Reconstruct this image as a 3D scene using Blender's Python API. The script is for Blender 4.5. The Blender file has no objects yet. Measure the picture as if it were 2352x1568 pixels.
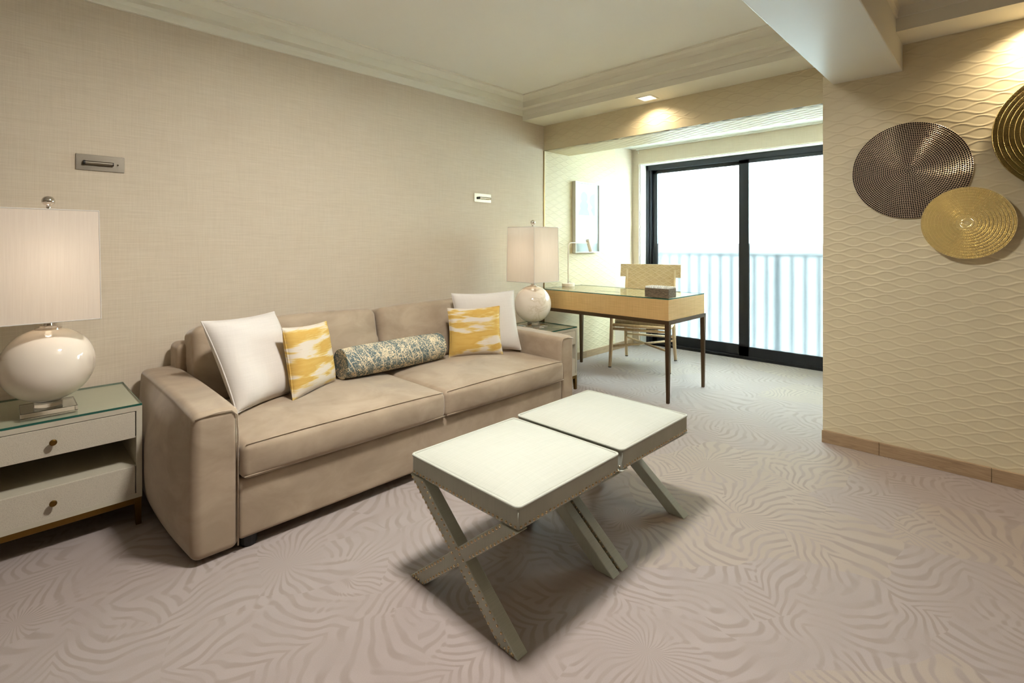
import bpy, math, random
import numpy as np
from mathutils import Vector, Matrix
random.seed(7)
R = math.radians
scene = bpy.context.scene
C = scene.collection

# ------------------------------------------------------------------ camera
YAW = R(44.45)
cd = bpy.data.cameras.new('camera')
cd.sensor_width = 36.0
cd.lens = 1155.35 / 2352 * 36.0
cd.shift_y = -(784 - 560) / 2352
cd.clip_start = 0.02
cam = bpy.data.objects.new('camera', cd)
cam.location = (0, 0, 1.2)
cam.rotation_euler = (R(90), 0, YAW - R(90))
C.objects.link(cam)
scene.camera = cam

# ------------------------------------------------------------------ world, exposure
world = bpy.data.worlds.new('overcast_sky')
scene.world = world
world.use_nodes = True
bg = world.node_tree.nodes['Background']
bg.inputs[0].default_value = (0.76, 0.95, 1.0, 1)
bg.inputs[1].default_value = 26.0
scene.view_settings.view_transform = 'Standard'
scene.view_settings.look = 'None'
scene.view_settings.exposure = 0.88
scene.view_settings.gamma = 1.0
scene.view_settings.use_curve_mapping = False
WARM = (1.0, 0.82, 0.58)
STOOL_W = 36.0
STOOL_LIGHT = (1.0, 0.97, 0.93)
scene.cycles.max_bounces = 7
scene.cycles.diffuse_bounces = 4
scene.cycles.glossy_bounces = 3
scene.cycles.use_light_tree = False
scene.cycles.transmission_bounces = 6

# ------------------------------------------------------------------ helpers: colour, nodes
def lin(r, g, b):
    f = lambda c: (c / 255 / 12.92) if c <= 10 else ((c / 255 + 0.055) / 1.055) ** 2.4
    return (f(r), f(g), f(b), 1.0)

class NT:
    def __init__(s, name):
        s.m = bpy.data.materials.new(name)
        s.m.use_nodes = True
        s.t = s.m.node_tree
        s.t.nodes.clear()
        s.out = s.n('ShaderNodeOutputMaterial')
    def n(s, kind, **kw):
        nd = s.t.nodes.new(kind)
        for k, v in kw.items():
            setattr(nd, k, v)
        return nd
    def lk(s, a, b):
        s.t.links.new(a, b)
    def val(s, sock, v):
        if isinstance(v, bpy.types.NodeSocket):
            s.lk(v, sock)
        else:
            sock.default_value = v
    def math(s, op, a, b=None, c=None):
        nd = s.n('ShaderNodeMath', operation=op)
        s.val(nd.inputs[0], a)
        if b is not None: s.val(nd.inputs[1], b)
        if c is not None: s.val(nd.inputs[2], c)
        return nd.outputs[0]
    def mix(s, fac, a, b):
        nd = s.n('ShaderNodeMix', data_type='RGBA')
        s.val(nd.inputs[0], fac); s.val(nd.inputs[6], a); s.val(nd.inputs[7], b)
        return nd.outputs[2]
    def ramp(s, fac, stops):
        nd = s.n('ShaderNodeValToRGB')
        s.lk(fac, nd.inputs[0])
        e = nd.color_ramp.elements
        while len(e) < len(stops): e.new(0.5)
        for el, (p, c) in zip(e, stops):
            el.position = p
            el.color = c if len(c) == 4 else (*c, 1)
        return nd.outputs[0]
    def coord(s, scale=(1, 1, 1), kind='Object', rot=(0, 0, 0)):
        tc = s.n('ShaderNodeTexCoord')
        mp = s.n('ShaderNodeMapping')
        mp.inputs['Scale'].default_value = scale
        mp.inputs['Rotation'].default_value = rot
        s.lk(tc.outputs[kind], mp.inputs[0])
        return mp.outputs[0]
    def noise(s, vec, scale, detail=3, rough=0.55, dist=0.0):
        nd = s.n('ShaderNodeTexNoise')
        s.lk(vec, nd.inputs['Vector'])
        nd.inputs['Scale'].default_value = scale
        nd.inputs['Detail'].default_value = detail
        nd.inputs['Roughness'].default_value = rough
        nd.inputs['Distortion'].default_value = dist
        return nd
    def bump(s, h, strength=0.3, dist=0.002):
        nd = s.n('ShaderNodeBump')
        nd.inputs['Strength'].default_value = strength
        nd.inputs['Distance'].default_value = dist
        s.lk(h, nd.inputs['Height'])
        return nd.outputs[0]
    def bsdf(s, color, rough=0.6, metal=0.0, normal=None, **kw):
        b = s.n('ShaderNodeBsdfPrincipled')
        s.val(b.inputs['Base Color'], color)
        s.val(b.inputs['Roughness'], rough)
        s.val(b.inputs['Metallic'], metal)
        for k, v in kw.items():
            s.val(b.inputs[k.replace('_', ' ')], v)
        if normal is not None: s.lk(normal, b.inputs['Normal'])
        s.lk(b.outputs[0], s.out.inputs[0])
        return b

def simple(name, col, rough=0.6, metal=0.0, grain=0.0, gscale=60, **kw):
    t = NT(name)
    v = t.coord()
    nz = t.noise(v, gscale, 4)
    c2 = tuple(min(1, x * (1 - grain)) for x in col[:3]) + (1,)
    c = t.mix(nz.outputs[0], col, c2) if grain else col
    nm = t.bump(nz.outputs[0], 0.15, 0.0008) if grain else None
    t.bsdf(c, rough, metal, nm, **kw)
    return t.m

def woven(name, col, dark, sx=700, sz=700, axes='xz', rough=0.8, bumpd=0.0006, slub=0.5, sheen=0.0):
    """cloth or grasscloth: two families of fine stretched threads"""
    t = NT(name)
    a = {'x': 0, 'y': 1, 'z': 2}
    h1 = [8.0, 8.0, 8.0]; h1[a[axes[1]]] = sz
    h2 = [8.0, 8.0, 8.0]; h2[a[axes[0]]] = sx
    n1 = t.noise(t.coord(tuple(h1)), 1.0, 2, 0.6)
    n2 = t.noise(t.coord(tuple(h2)), 1.0, 2, 0.6)
    big = t.noise(t.coord(), 3.0, 2)
    m = t.math('ADD', t.math('MULTIPLY', n1.outputs[0], 0.62), t.math('MULTIPLY', n2.outputs[0], 0.38))
    f = t.ramp(m, [(0.36, (0, 0, 0)), (0.64, (1, 1, 1))])
    f = t.math('MULTIPLY_ADD', f, slub, t.math('MULTIPLY', big.outputs[0], 0.25))
    c = t.mix(f, dark, col)
    kw = {}
    if sheen: kw = {'Sheen_Weight': sheen, 'Sheen_Roughness': 0.4}
    t.bsdf(c, rough, 0, t.bump(m, 0.5, bumpd), Specular_IOR_Level=0.25, **kw)
    return t.m

def velvet(name, col, dark):
    t = NT(name)
    n = t.noise(t.coord((1, 1, 1.6)), 5.0, 4, 0.6, 0.6)
    fine = t.noise(t.coord(), 900, 2)
    f = t.ramp(n.outputs[0], [(0.35, (0, 0, 0)), (0.66, (1, 1, 1))])
    c = t.mix(f, dark, col)
    t.bsdf(c, 0.85, 0, t.bump(fine.outputs[0], 0.25, 0.0006), Sheen_Weight=0.35, Sheen_Roughness=0.35, Specular_IOR_Level=0.2)
    return t.m

M = {}
def build_materials():
    M['linen_wall'] = woven('linen_wallpaper', lin(216, 203, 183), lin(198, 183, 161), 420, 520, 'xz', 0.85, 0.0005, 0.75)
    M['linen_bay'] = woven('linen_wallpaper_bay', lin(216, 203, 183), lin(198, 183, 161), 420, 520, 'xz', 0.85, 0.0005, 0.75)
    M['linen_window'] = woven('linen_wallpaper_window', lin(216, 203, 183), lin(198, 183, 161), 420, 520, 'yz', 0.85, 0.0005, 0.75)
    M['wave'] = simple('embossed_wave_covering', lin(213, 200, 166), 0.5, 0, 0.03, 30)
    M['plaster'] = simple('ceiling_paint', lin(242, 240, 230), 0.7, 0, 0.02, 8)
    M['trim'] = simple('moulding_paint', lin(235, 231, 215), 0.55, 0, 0.02, 8)
    M['beam'] = simple('beam_paint', lin(228, 226, 215), 0.42, 0, 0.015, 8)
    M['white'] = simple('white_paint', lin(232, 232, 222), 0.5)
    M['velvet'] = velvet('taupe_velvet', lin(172, 154, 132), lin(154, 136, 115))
    M['offwhite'] = woven('offwhite_cotton', lin(218, 211, 203), lin(206, 199, 190), 900, 900, 'xz', 0.85, 0.0004, 0.8, 0.2)
    M['celadon'] = woven('celadon_linen', lin(182, 183, 171), lin(168, 169, 156), 900, 900, 'xy', 0.75, 0.0004, 0.8, 0.15)
    M['nail'] = simple('antique_brass_nail', lin(196, 178, 146), 0.25, 1.0)
    M['brass'] = simple('aged_brass', lin(128, 98, 48), 0.38, 1.0, 0.15, 90)
    M['bronze'] = simple('bronze_metal', lin(96, 78, 58), 0.42, 0.85, 0.12, 60)
    M['nickel'] = simple('brushed_nickel', lin(132, 124, 112), 0.34, 1.0, 0.06, 300)
    M['chrome'] = simple('polished_chrome', lin(214, 210, 204), 0.1, 1.0)
    M['black'] = simple('black_aluminium', lin(30, 31, 36), 0.42, 0.25)
    M['plastic_black'] = simple('black_plastic', lin(20, 20, 20), 0.5)
    M['lamp_white'] = simple('powder_coated_white', lin(232, 218, 204), 0.45)
    M['cord'] = simple('gold_cord', lin(150, 118, 70), 0.4, 0.5)
    # shagreen leather
    t = NT('cream_shagreen')
    v = t.coord()
    vo = t.n('ShaderNodeTexVoronoi', feature='F1'); t.lk(v, vo.inputs['Vector']); vo.inputs['Scale'].default_value = 330
    c = t.mix(t.math('MULTIPLY', vo.outputs[0], 0.9), lin(200, 191, 173), lin(180, 171, 152))
    t.bsdf(c, 0.45, 0, t.bump(vo.outputs[0], 0.35, 0.0012)); M['shagreen'] = t.m
    M['cabinet'] = simple('cream_lacquer', lin(190, 182, 162), 0.4, 0, 0.03, 40)
    # glass sheet on furniture
    t = NT('green_edged_glass')
    mix = t.n('ShaderNodeMixShader'); tr = t.n('ShaderNodeBsdfTransparent'); tr.inputs[0].default_value = (0.955, 0.985, 0.965, 1)
    gl = t.n('ShaderNodeBsdfGlossy'); gl.inputs['Roughness'].default_value = 0.02
    fr = t.n('ShaderNodeFresnel'); fr.inputs[0].default_value = 1.5
    gg = t.n('ShaderNodeNewGeometry')
    t.lk(t.math('MULTIPLY', fr.outputs[0], t.math('SUBTRACT', 1.0, gg.outputs['Backfacing'])), mix.inputs[0]); t.lk(tr.outputs[0], mix.inputs[1]); t.lk(gl.outputs[0], mix.inputs[2])
    t.lk(mix.outputs[0], t.out.inputs[0]); M['sheet_glass'] = t.m
    M['glass_edge'] = simple('glass_edge_green', lin(24, 84, 70), 0.15)
    # window glass
    t = NT('clear_window_glass')
    mix = t.n('ShaderNodeMixShader'); tr = t.n('ShaderNodeBsdfTransparent'); tr.inputs[0].default_value = (0.95, 0.98, 0.98, 1)
    gl = t.n('ShaderNodeBsdfGlossy'); gl.inputs['Roughness'].default_value = 0.01
    mix.inputs[0].default_value = 0.05
    t.lk(tr.outputs[0], mix.inputs[1]); t.lk(gl.outputs[0], mix.inputs[2]); t.lk(mix.outputs[0], t.out.inputs[0]); M['pane'] = t.m
    t = NT('frosted_window_film')
    rf = t.n('ShaderNodeBsdfRefraction'); rf.inputs['IOR'].default_value = 1.25; rf.inputs['Roughness'].default_value = 0.31
    rf.inputs['Color'].default_value = (0.105, 0.104, 0.104, 1)
    tl = t.n('ShaderNodeBsdfTranslucent'); tl.inputs[0].default_value = (0.1, 0.099, 0.099, 1)
    mix = t.n('ShaderNodeMixShader'); mix.inputs[0].default_value = 0.2
    t.lk(rf.outputs[0], mix.inputs[1]); t.lk(tl.outputs[0], mix.inputs[2]); t.lk(mix.outputs[0], t.out.inputs[0]); M['frost'] = t.m
    # acrylic
    t = NT('clear_acrylic')
    b = t.bsdf((1, 1, 1, 1), 0.02, 0, None, Transmission_Weight=1.0, IOR=1.45); M['acrylic'] = t.m
    # ceramic
    t = NT('marbled_white_ceramic')
    n1 = t.noise(t.coord((1, 1, 1.6)), 7, 5, 0.6, 1.2)
    n2 = t.noise(t.coord(), 2.6, 2)
    f = t.math('MULTIPLY', t.ramp(n1.outputs[0], [(0.56, (0, 0, 0)), (0.60, (1, 1, 1)), (0.66, (0.2, 0.2, 0.2))]),
               t.ramp(n2.outputs[0], [(0.5, (0, 0, 0)), (0.62, (1, 1, 1))]))
    c = t.mix(t.math('MULTIPLY', f, 0.6), lin(236, 223, 206), lin(206, 188, 156))
    t.bsdf(c, 0.04, 0, None, Coat_Weight=0.6); M['ceramic'] = t.m
    # lamp shade
    t = NT('white_silk_shade')
    n1 = t.noise(t.coord((300, 300, 5)), 1, 2)
    c = t.mix(n1.outputs[0], lin(240, 230, 218), lin(226, 214, 201))
    df = t.n('ShaderNodeBsdfDiffuse'); t.lk(c, df.inputs[0])
    tl = t.n('ShaderNodeBsdfTranslucent'); t.lk(c, tl.inputs[0])
    mix = t.n('ShaderNodeMixShader'); mix.inputs[0].default_value = 0.42
    t.lk(df.outputs[0], mix.inputs[1]); t.lk(tl.outputs[0], mix.inputs[2]); t.lk(mix.outputs[0], t.out.inputs[0]); M['shade'] = t.m
    # ikat yellow
    t = NT('yellow_ikat_cotton')
    a = t.noise(t.coord((3.4, 3.4, 17)), 1.0, 3, 0.5, 0.25)
    jag = t.noise(t.coord((18, 18, 260)), 1.0, 2, 0.6)
    g = t.noise(t.coord((9, 9, 30)), 1.0, 2)
    s = t.math('MULTIPLY_ADD', t.math('SUBTRACT', jag.outputs[0], 0.5), 0.22, a.outputs[0])
    c = t.ramp(s, [(0.43, lin(210, 199, 183)), (0.475, lin(208, 182, 118)), (0.53, lin(192, 154, 78)), (0.64, lin(199, 163, 88))])
    gf = t.ramp(t.math('MULTIPLY_ADD', t.math('SUBTRACT', jag.outputs[0], 0.5), 0.2, g.outputs[0]), [(0.66, (0, 0, 0)), (0.72, (1, 1, 1))])
    c = t.mix(t.math('MULTIPLY', gf, 0.5), c, lin(168, 146, 102))
    t.bsdf(c, 0.85, 0, None, Specular_IOR_Level=0.2); M['ikat'] = t.m
    # bolster
    t = NT('teal_floral_print_cotton')
    v = t.coord()
    w = t.noise(v, 22, 2)
    big = t.n('ShaderNodeTexVoronoi'); t.lk(v, big.inputs['Vector']); big.inputs['Scale'].default_value = 9
    n1 = t.noise(t.coord((1, 1, 1)), 95, 2, 0.6, 1.6)
    th = t.math('MULTIPLY_ADD', big.outputs[0], -0.20, n1.outputs[0])
    c = t.ramp(th, [(0.415, lin(92, 108, 110)), (0.445, lin(222, 206, 172))])
    wv = t.n('ShaderNodeTexWave'); t.lk(t.coord((1, 0.4, 0.8), rot=(0, 0.5, 0)), wv.inputs[0])
    wv.inputs['Scale'].default_value = 6; wv.inputs['Distortion'].default_value = 9; wv.inputs['Detail Scale'].default_value = 0.7
    c = t.mix(t.math('MULTIPLY', t.ramp(wv.outputs['Fac'], [(0.965, (0, 0, 0)), (0.985, (1, 1, 1))]), 0.8), c, lin(216, 200, 168))
    t.bsdf(c, 0.8, 0, None, Specular_IOR_Level=0.2); M['floral'] = t.m
    # desk veneer
    t = NT('honey_oak_veneer')
    n1 = t.noise(t.coord((6, 6, 260)), 1, 3); n2 = t.noise(t.coord((240, 240, 5)), 1, 2)
    m = t.math('ADD', t.math('MULTIPLY', n1.outputs[0], 0.6), t.math('MULTIPLY', n2.outputs[0], 0.4))
    c = t.ramp(m, [(0.3, lin(192, 152, 92)), (0.7, lin(222, 186, 126))])
    t.bsdf(c, 0.42, 0, t.bump(m, 0.2, 0.0005)); M['desk_wood'] = t.m
    t = NT('bleached_ash_wood')
    n1 = t.noise(t.coord((60, 60, 6)), 1, 3)
    t.bsdf(t.ramp(n1.outputs[0], [(0.3, lin(196, 168, 128)), (0.7, lin(216, 190, 150))]), 0.5); M['ash'] = t.m
    # baseboard oak
    t = NT('light_oak_plank')
    n1 = t.noise(t.coord((7, 7, 90)), 1, 4, 0.6, 1.4)
    t.bsdf(t.ramp(n1.outputs[0], [(0.28, lin(138, 112, 84)), (0.5, lin(162, 136, 104)), (0.72, lin(174, 149, 117))]), 0.5, 0, t.bump(n1.outputs[0], 0.2, 0.001)); M['oak'] = t.m
    # raffia
    t = NT('woven_raffia')
    n1 = t.noise(t.coord((20, 20, 420)), 1, 3, 0.7)
    t.bsdf(t.ramp(n1.outputs[0], [(0.3, lin(168, 140, 100)), (0.5, lin(206, 182, 142)), (0.72, lin(224, 206, 172))]), 0.8, 0, t.bump(n1.outputs[0], 0.5, 0.002)); M['raffia'] = t.m
    M['raffia_light'] = simple('pale_raffia', lin(226, 208, 176), 0.8, 0, 0.1, 200)
    M['tweed'] = woven('grey_brown_tweed', lin(176, 160, 134), lin(132, 116, 94), 500, 500, 'xz', 0.9, 0.0008, 0.9)
    t = NT('dark_woven_reed')
    n1 = t.noise(t.coord((50, 50, 300)), 1, 3)
    t.bsdf(t.ramp(n1.outputs[0], [(0.3, lin(74, 64, 50)), (0.7, lin(142, 124, 98))]), 0.75); M['reed'] = t.m
    M['tissue'] = simple('white_paper', lin(238, 236, 230), 0.8)
    # woven discs
    M['disc_steel'] = simple('pale_bronze_wire', lin(240, 224, 204), 0.28, 0.8, 0.1, 120)
    M['disc_dark'] = simple('dark_bronze_bead', lin(40, 30, 26), 0.6, 0.0)
    M['disc_gold'] = simple('gold_wire', lin(250, 234, 184), 0.22, 0.65, 0.08, 160)
    M['disc_olive'] = simple('olive_gold_wire', lin(172, 152, 98), 0.3, 0.6, 0.1, 160)
    # print
    M['paper'] = simple('print_paper', lin(226, 227, 225), 0.6)
    M['frame_silver'] = simple('pale_silver_frame', lin(208, 204, 192), 0.35, 0.3)
    t = NT('stippled_grey_ink')
    n1 = t.noise(t.coord(), 320, 2, 0.7)
    t.bsdf(t.ramp(n1.outputs[0], [(0.42, lin(84, 96, 100)), (0.58, lin(160, 168, 170))]), 0.7); M['ink'] = t.m
    # stucco outside
    t = NT('white_stucco')
    n1 = t.noise(t.coord(), 55, 5, 0.7); n2 = t.noise(t.coord(), 6, 3, 0.6)
    sp = t.ramp(t.math('MULTIPLY_ADD', n2.outputs[0], 0.35, n1.outputs[0]), [(0.42, lin(176, 182, 188)), (0.56, lin(246, 246, 246))])
    t.bsdf(sp, 0.9, 0, t.bump(n1.outputs[0], 0.8, 0.02)); M['stucco'] = t.m
    M['rail'] = simple('dark_steel_railing', lin(120, 126, 132), 0.5, 0.2)
    M['concrete'] = simple('pale_concrete', lin(214, 216, 214), 0.85, 0, 0.1, 20)
    t = NT('downlight_lens')
    em = t.n('ShaderNodeEmission'); em.inputs[0].default_value = (1.0, 0.86, 0.6, 1); em.inputs[1].default_value = 3.0
    t.lk(em.outputs[0], t.out.inputs[0]); M['lens'] = t.m
    t = NT('warm_bulb')
    em = t.n('ShaderNodeEmission'); em.inputs[0].default_value = (1.0, 0.8, 0.55, 1); em.inputs[1].default_value = 2.0
    t.lk(em.outputs[0], t.out.inputs[0]); M['bulb'] = t.m
    build_carpet()

def build_carpet():
    t = NT('palm_frond_carpet')
    geo = t.n('ShaderNodeNewGeometry')
    nz = t.n('ShaderNodeTexNoise'); t.lk(geo.outputs['Position'], nz.inputs['Vector'])
    nz.inputs['Scale'].default_value = 3.0; nz.inputs['Detail'].default_value = 2
    wv = t.n('ShaderNodeVectorMath', operation='SUBTRACT'); t.lk(nz.outputs['Color'], wv.inputs[0]); wv.inputs[1].default_value = (0.5, 0.5, 0.5)
    ws = t.n('ShaderNodeVectorMath', operation='SCALE'); t.lk(wv.outputs[0], ws.inputs[0]); ws.inputs['Scale'].default_value = 0.22
    P = t.n('ShaderNodeVectorMath', operation='ADD'); t.lk(geo.outputs['Position'], P.inputs[0]); t.lk(ws.outputs[0], P.inputs[1])
    P = P.outputs[0]
    def layer(scale, off, freq):
        sh = t.n('ShaderNodeVectorMath', operation='ADD'); t.lk(P, sh.inputs[0]); sh.inputs[1].default_value = off
        vo = t.n('ShaderNodeTexVoronoi', voronoi_dimensions='2D', feature='F1')
        t.lk(sh.outputs[0], vo.inputs['Vector']); vo.inputs['Scale'].default_value = scale
        loc = t.n('ShaderNodeVectorMath', operation='SUBTRACT'); t.lk(sh.outputs[0], loc.inputs[0]); t.lk(vo.outputs['Position'], loc.inputs[1])
        s2 = t.n('ShaderNodeSeparateXYZ'); t.lk(loc.outputs[0], s2.inputs[0])
        cs = t.n('ShaderNodeSeparateColor'); t.lk(vo.outputs['Color'], cs.inputs[0])
        ang = t.math('MULTIPLY', cs.outputs[0], 6.2832)
        co, si = t.math('COSINE', ang), t.math('SINE', ang)
        a = t.math('ADD', t.math('MULTIPLY', s2.outputs[0], co), t.math('MULTIPLY', s2.outputs[1], si))
        b = t.math('SUBTRACT', t.math('MULTIPLY', s2.outputs[1], co), t.math('MULTIPLY', s2.outputs[0], si))
        ab = t.math('ABSOLUTE', b)
        # feather of leaflets sweeping off a midrib, bending outwards
        q = t.math('SUBTRACT', a, t.math('MULTIPLY', ab, 1.5))
        q = t.math('MULTIPLY_ADD', t.math('MULTIPLY', b, b), 3.4, q)
        feather = t.math('SINE', t.math('MULTIPLY', q, freq))
        # fan of leaflets radiating from the foot of the frond
        fan_a = t.math('ARCTAN2', b, t.math('ADD', a, 0.16))
        fan = t.math('SINE', t.math('MULTIPLY', fan_a, 34.0))
        sel = t.math('GREATER_THAN', cs.outputs[1], 0.62)
        st = t.math('ADD', t.math('MULTIPLY', fan, sel), t.math('MULTIPLY', feather, t.math('SUBTRACT', 1.0, sel)))
        return st, cs.outputs[2], vo.outputs['Distance']
    s1, r1, d1 = layer(1.9, (3.3, 1.7, 0), 118.0)
    s2, r2, d2 = layer(2.4, (8.1, 4.4, 0), 140.0)
    m = t.noise(geo.outputs['Position'], 2.2, 2)
    msk = t.ramp(m.outputs[0], [(0.47, (0, 0, 0)), (0.53, (1, 1, 1))])
    st = t.math('ADD', t.math('MULTIPLY', s1, msk), t.math('MULTIPLY', s2, t.math('SUBTRACT', 1.0, msk)))
    soft = t.noise(geo.outputs['Position'], 6.0, 2)
    str_ = t.ramp(t.math('MULTIPLY_ADD', st, 0.5, 0.5), [(0.14, (0, 0, 0)), (0.5, (1, 1, 1))])
    amp = t.ramp(soft.outputs[0], [(0.36, (0.1, 0.1, 0.1)), (0.62, (1, 1, 1))])
    grain = t.noise(geo.outputs['Position'], 420, 3, 0.7)
    light, dark = lin(162, 149, 143), lin(146, 133, 126)
    midc = lin(156, 143, 137)
    c = t.mix(str_, dark, light)
    c = t.mix(amp, midc, c)
    yel = t.math('MULTIPLY', t.ramp(r1, [(0.7, (0, 0, 0)), (0.8, (1, 1, 1))]), t.math('MULTIPLY', str_, 0.35))
    c = t.mix(yel, c, lin(171, 155, 132))
    g = t.ramp(grain.outputs[0], [(0.25, (0.84, 0.84, 0.84)), (0.75, (1.0, 1.0, 1.0))])
    mul = t.n('ShaderNodeMix', data_type='RGBA', blend_type='MULTIPLY'); mul.inputs[0].default_value = 1.0
    t.lk(c, mul.inputs[6]); t.lk(g, mul.inputs[7])
    hgt = t.math('MULTIPLY_ADD', str_, 0.15, grain.outputs[0])
    t.bsdf(mul.outputs[2], 0.95, 0, t.bump(hgt, 0.25, 0.0015), Specular_IOR_Level=0.1, Sheen_Weight=0.15)
    M['carpet'] = t.m
build_materials()

# ------------------------------------------------------------------ helpers: mesh
class MB:
    def __init__(s): s.v = []; s.f = []; s.mi = []
    def add(s, vs, fs, mi=0):
        o = len(s.v); s.v += [tuple(p) for p in vs]
        for f in fs: s.f.append(tuple(i + o for i in f)); s.mi.append(mi)
        return s
    def box(s, x0, x1, y0, y1, z0, z1, mi=0):
        v = [(x, y, z) for z in (z0, z1) for x, y in ((x0, y0), (x1, y0), (x1, y1), (x0, y1))]
        return s.add(v, [(3, 2, 1, 0), (4, 5, 6, 7), (0, 1, 5, 4), (1, 2, 6, 5), (2, 3, 7, 6), (3, 0, 4, 7)], mi)
    def hexa(s, lo, hi, mi=0):
        """lo, hi: four points each, same winding"""
        return s.add(list(lo) + list(hi), [(3, 2, 1, 0), (4, 5, 6, 7), (0, 1, 5, 4), (1, 2, 6, 5), (2, 3, 7, 6), (3, 0, 4, 7)], mi)
    def lathe(s, prof, n=32, c=(0, 0, 0), mi=0, cap=True):
        v = [(c[0] + r * math.cos(2 * math.pi * k / n), c[1] + r * math.sin(2 * math.pi * k / n), c[2] + z) for r, z in prof for k in range(n)]
        f = [(j * n + k, j * n + (k + 1) % n, (j + 1) * n + (k + 1) % n, (j + 1) * n + k) for j in range(len(prof) - 1) for k in range(n)]
        if cap:
            f.append(tuple(reversed(range(n)))); f.append(tuple((len(prof) - 1) * n + k for k in range(n)))
        return s.add(v, f, mi)
    def tube(s, pts, r, n=8, closed=False, mi=0):
        pts = [Vector(p) for p in pts]
        N = len(pts); rr = r if isinstance(r, (list, tuple)) else [r] * N
        tan = []
        for i in range(N):
            a = pts[(i - 1) % N] if (closed or i > 0) else pts[i]
            b = pts[(i + 1) % N] if (closed or i < N - 1) else pts[i]
            tan.append((b - a).normalized())
        up = Vector((0, 0, 1)) if abs(tan[0].z) < 0.9 else Vector((1, 0, 0))
        nrm = (up - tan[0] * up.dot(tan[0])).normalized()
        v = []
        for i in range(N):
            nrm = (nrm - tan[i] * nrm.dot(tan[i])).normalized()
            bn = tan[i].cross(nrm)
            for k in range(n):
                a = 2 * math.pi * k / n
                v.append(pts[i] + (nrm * math.cos(a) + bn * math.sin(a)) * rr[i])
        f = []
        for i in range(N if closed else N - 1):
            j = (i + 1) % N
            for k in range(n):
                f.append((i * n + k, i * n + (k + 1) % n, j * n + (k + 1) % n, j * n + k))
        if not closed:
            f.append(tuple(reversed(range(n)))); f.append(tuple((N - 1) * n + k for k in range(n)))
        return s.add(v, f, mi)
    def dome(s, p, nrm, r, n=6, mi=0):
        nrm = Vector(nrm).normalized(); p = Vector(p)
        u = nrm.orthogonal().normalized(); w = nrm.cross(u)
        v = []
        for rr, h in ((1.0, 0.0), (0.75, 0.55)):
            for k in range(n):
                a = 2 * math.pi * k / n
                v.append(p + (u * math.cos(a) + w * math.sin(a)) * r * rr + nrm * r * h)
        v.append(p + nrm * r * 0.85)
        f = [(k, (k + 1) % n, n + (k + 1) % n, n + k) for k in range(n)] + [(n + k, n + (k + 1) % n, 2 * n) for k in range(n)]
        return s.add(v, f, mi)
    def rbox(s, hx, hy, hz, r, m=10, k=3, fn=None, c=(0, 0, 0), mi=0):
        """rounded box with half sizes; fn(x,y,z)->(x,y,z) shapes it afterwards"""
        def axis(h):
            inner = h - r
            t = [math.tan(math.pi / 4 * i / k) for i in range(k + 1)]
            lo = [-inner - r * q for q in reversed(t)]
            hi = [inner + r * q for q in t]
            mid = [-inner + 2 * inner * i / m for i in range(1, m)]
            return lo + mid + hi
        ax = [axis(hx), axis(hy), axis(hz)]
        n = [len(a) - 1 for a in ax]
        idx = {}; vs = []
        def vid(i, j, l):
            key = (i, j, l)
            if key not in idx:
                q = (ax[0][i], ax[1][j], ax[2][l])
                inn = tuple(max(-(h - r), min(h - r, x)) for x, h in zip(q, (hx, hy, hz)))
                d = Vector([a - b for a, b in zip(q, inn)])
                if d.length > 1e-9: d = d.normalized() * r
                p = tuple(a + b for a, b in zip(inn, d))
                if fn: p = fn(*p)
                idx[key] = len(vs); vs.append(tuple(a + b for a, b in zip(p, c)))
            return idx[key]
        fs = []
        for (a, b, o) in ((0, 1, 2), (1, 2, 0), (2, 0, 1)):
            for i in range(n[a]):
                for j in range(n[b]):
                    for side in (0, n[o]):
                        q = []
                        for (di, dj) in ((0, 0), (1, 0), (1, 1), (0, 1)):
                            key = [0, 0, 0]; key[a] = i + di; key[b] = j + dj; key[o] = side
                            q.append(vid(*key))
                        fs.append(tuple(q) if side else tuple(reversed(q)))
        return s.add(vs, fs, mi)
    def build(s, name, mats, parent=None, smooth=False, angle=None, origin=None):
        me = bpy.data.meshes.new(name)
        v = s.v
        if origin is not None:
            v = [(p[0] - origin[0], p[1] - origin[1], p[2] - origin[2]) for p in v]
        me.from_pydata(v, [], s.f)
        for m in (mats if isinstance(mats, (list, tuple)) else [mats]): me.materials.append(M[m] if isinstance(m, str) else m)
        if any(s.mi): me.polygons.foreach_set('material_index', s.mi)
        if smooth:
            me.polygons.foreach_set('use_smooth', [True] * len(s.f))
            if angle: me.set_sharp_from_angle(angle=R(angle))
        me.update()
        o = bpy.data.objects.new(name, me)
        C.objects.link(o)
        if origin is not None: o.location = origin
        if parent is not None: attach(o, parent)
        return o

def attach(o, p):
    o.parent = p
    q = p; off = Vector((0, 0, 0))
    while q is not None:
        off += q.location; q = q.parent
    o.location = Vector(o.location) - off

def tag(o, label=None, cat=None, group=None, kind=None):
    if label: o['label'] = label
    if cat: o['category'] = cat
    if group: o['group'] = group
    if kind: o['kind'] = kind
    return o
def struct(o, label=None):
    o['kind'] = 'structure'
    if label: o['label'] = label
    return o
def empty(name, loc):
    o = bpy.data.objects.new(name, None); C.objects.link(o); o.location = loc; o.empty_display_size = 0.1
    return o
def thing(name, loc, label, cat, group=None): return tag(empty(name, loc), label, cat, group)
def bx(name, mat, parent, *a, bevel=0.0):
    o = MB().box(*a).build(name, mat, parent)
    if bevel:
        md = o.modifiers.new('bevel', 'BEVEL'); md.width = bevel; md.segments = 2
    return o

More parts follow.
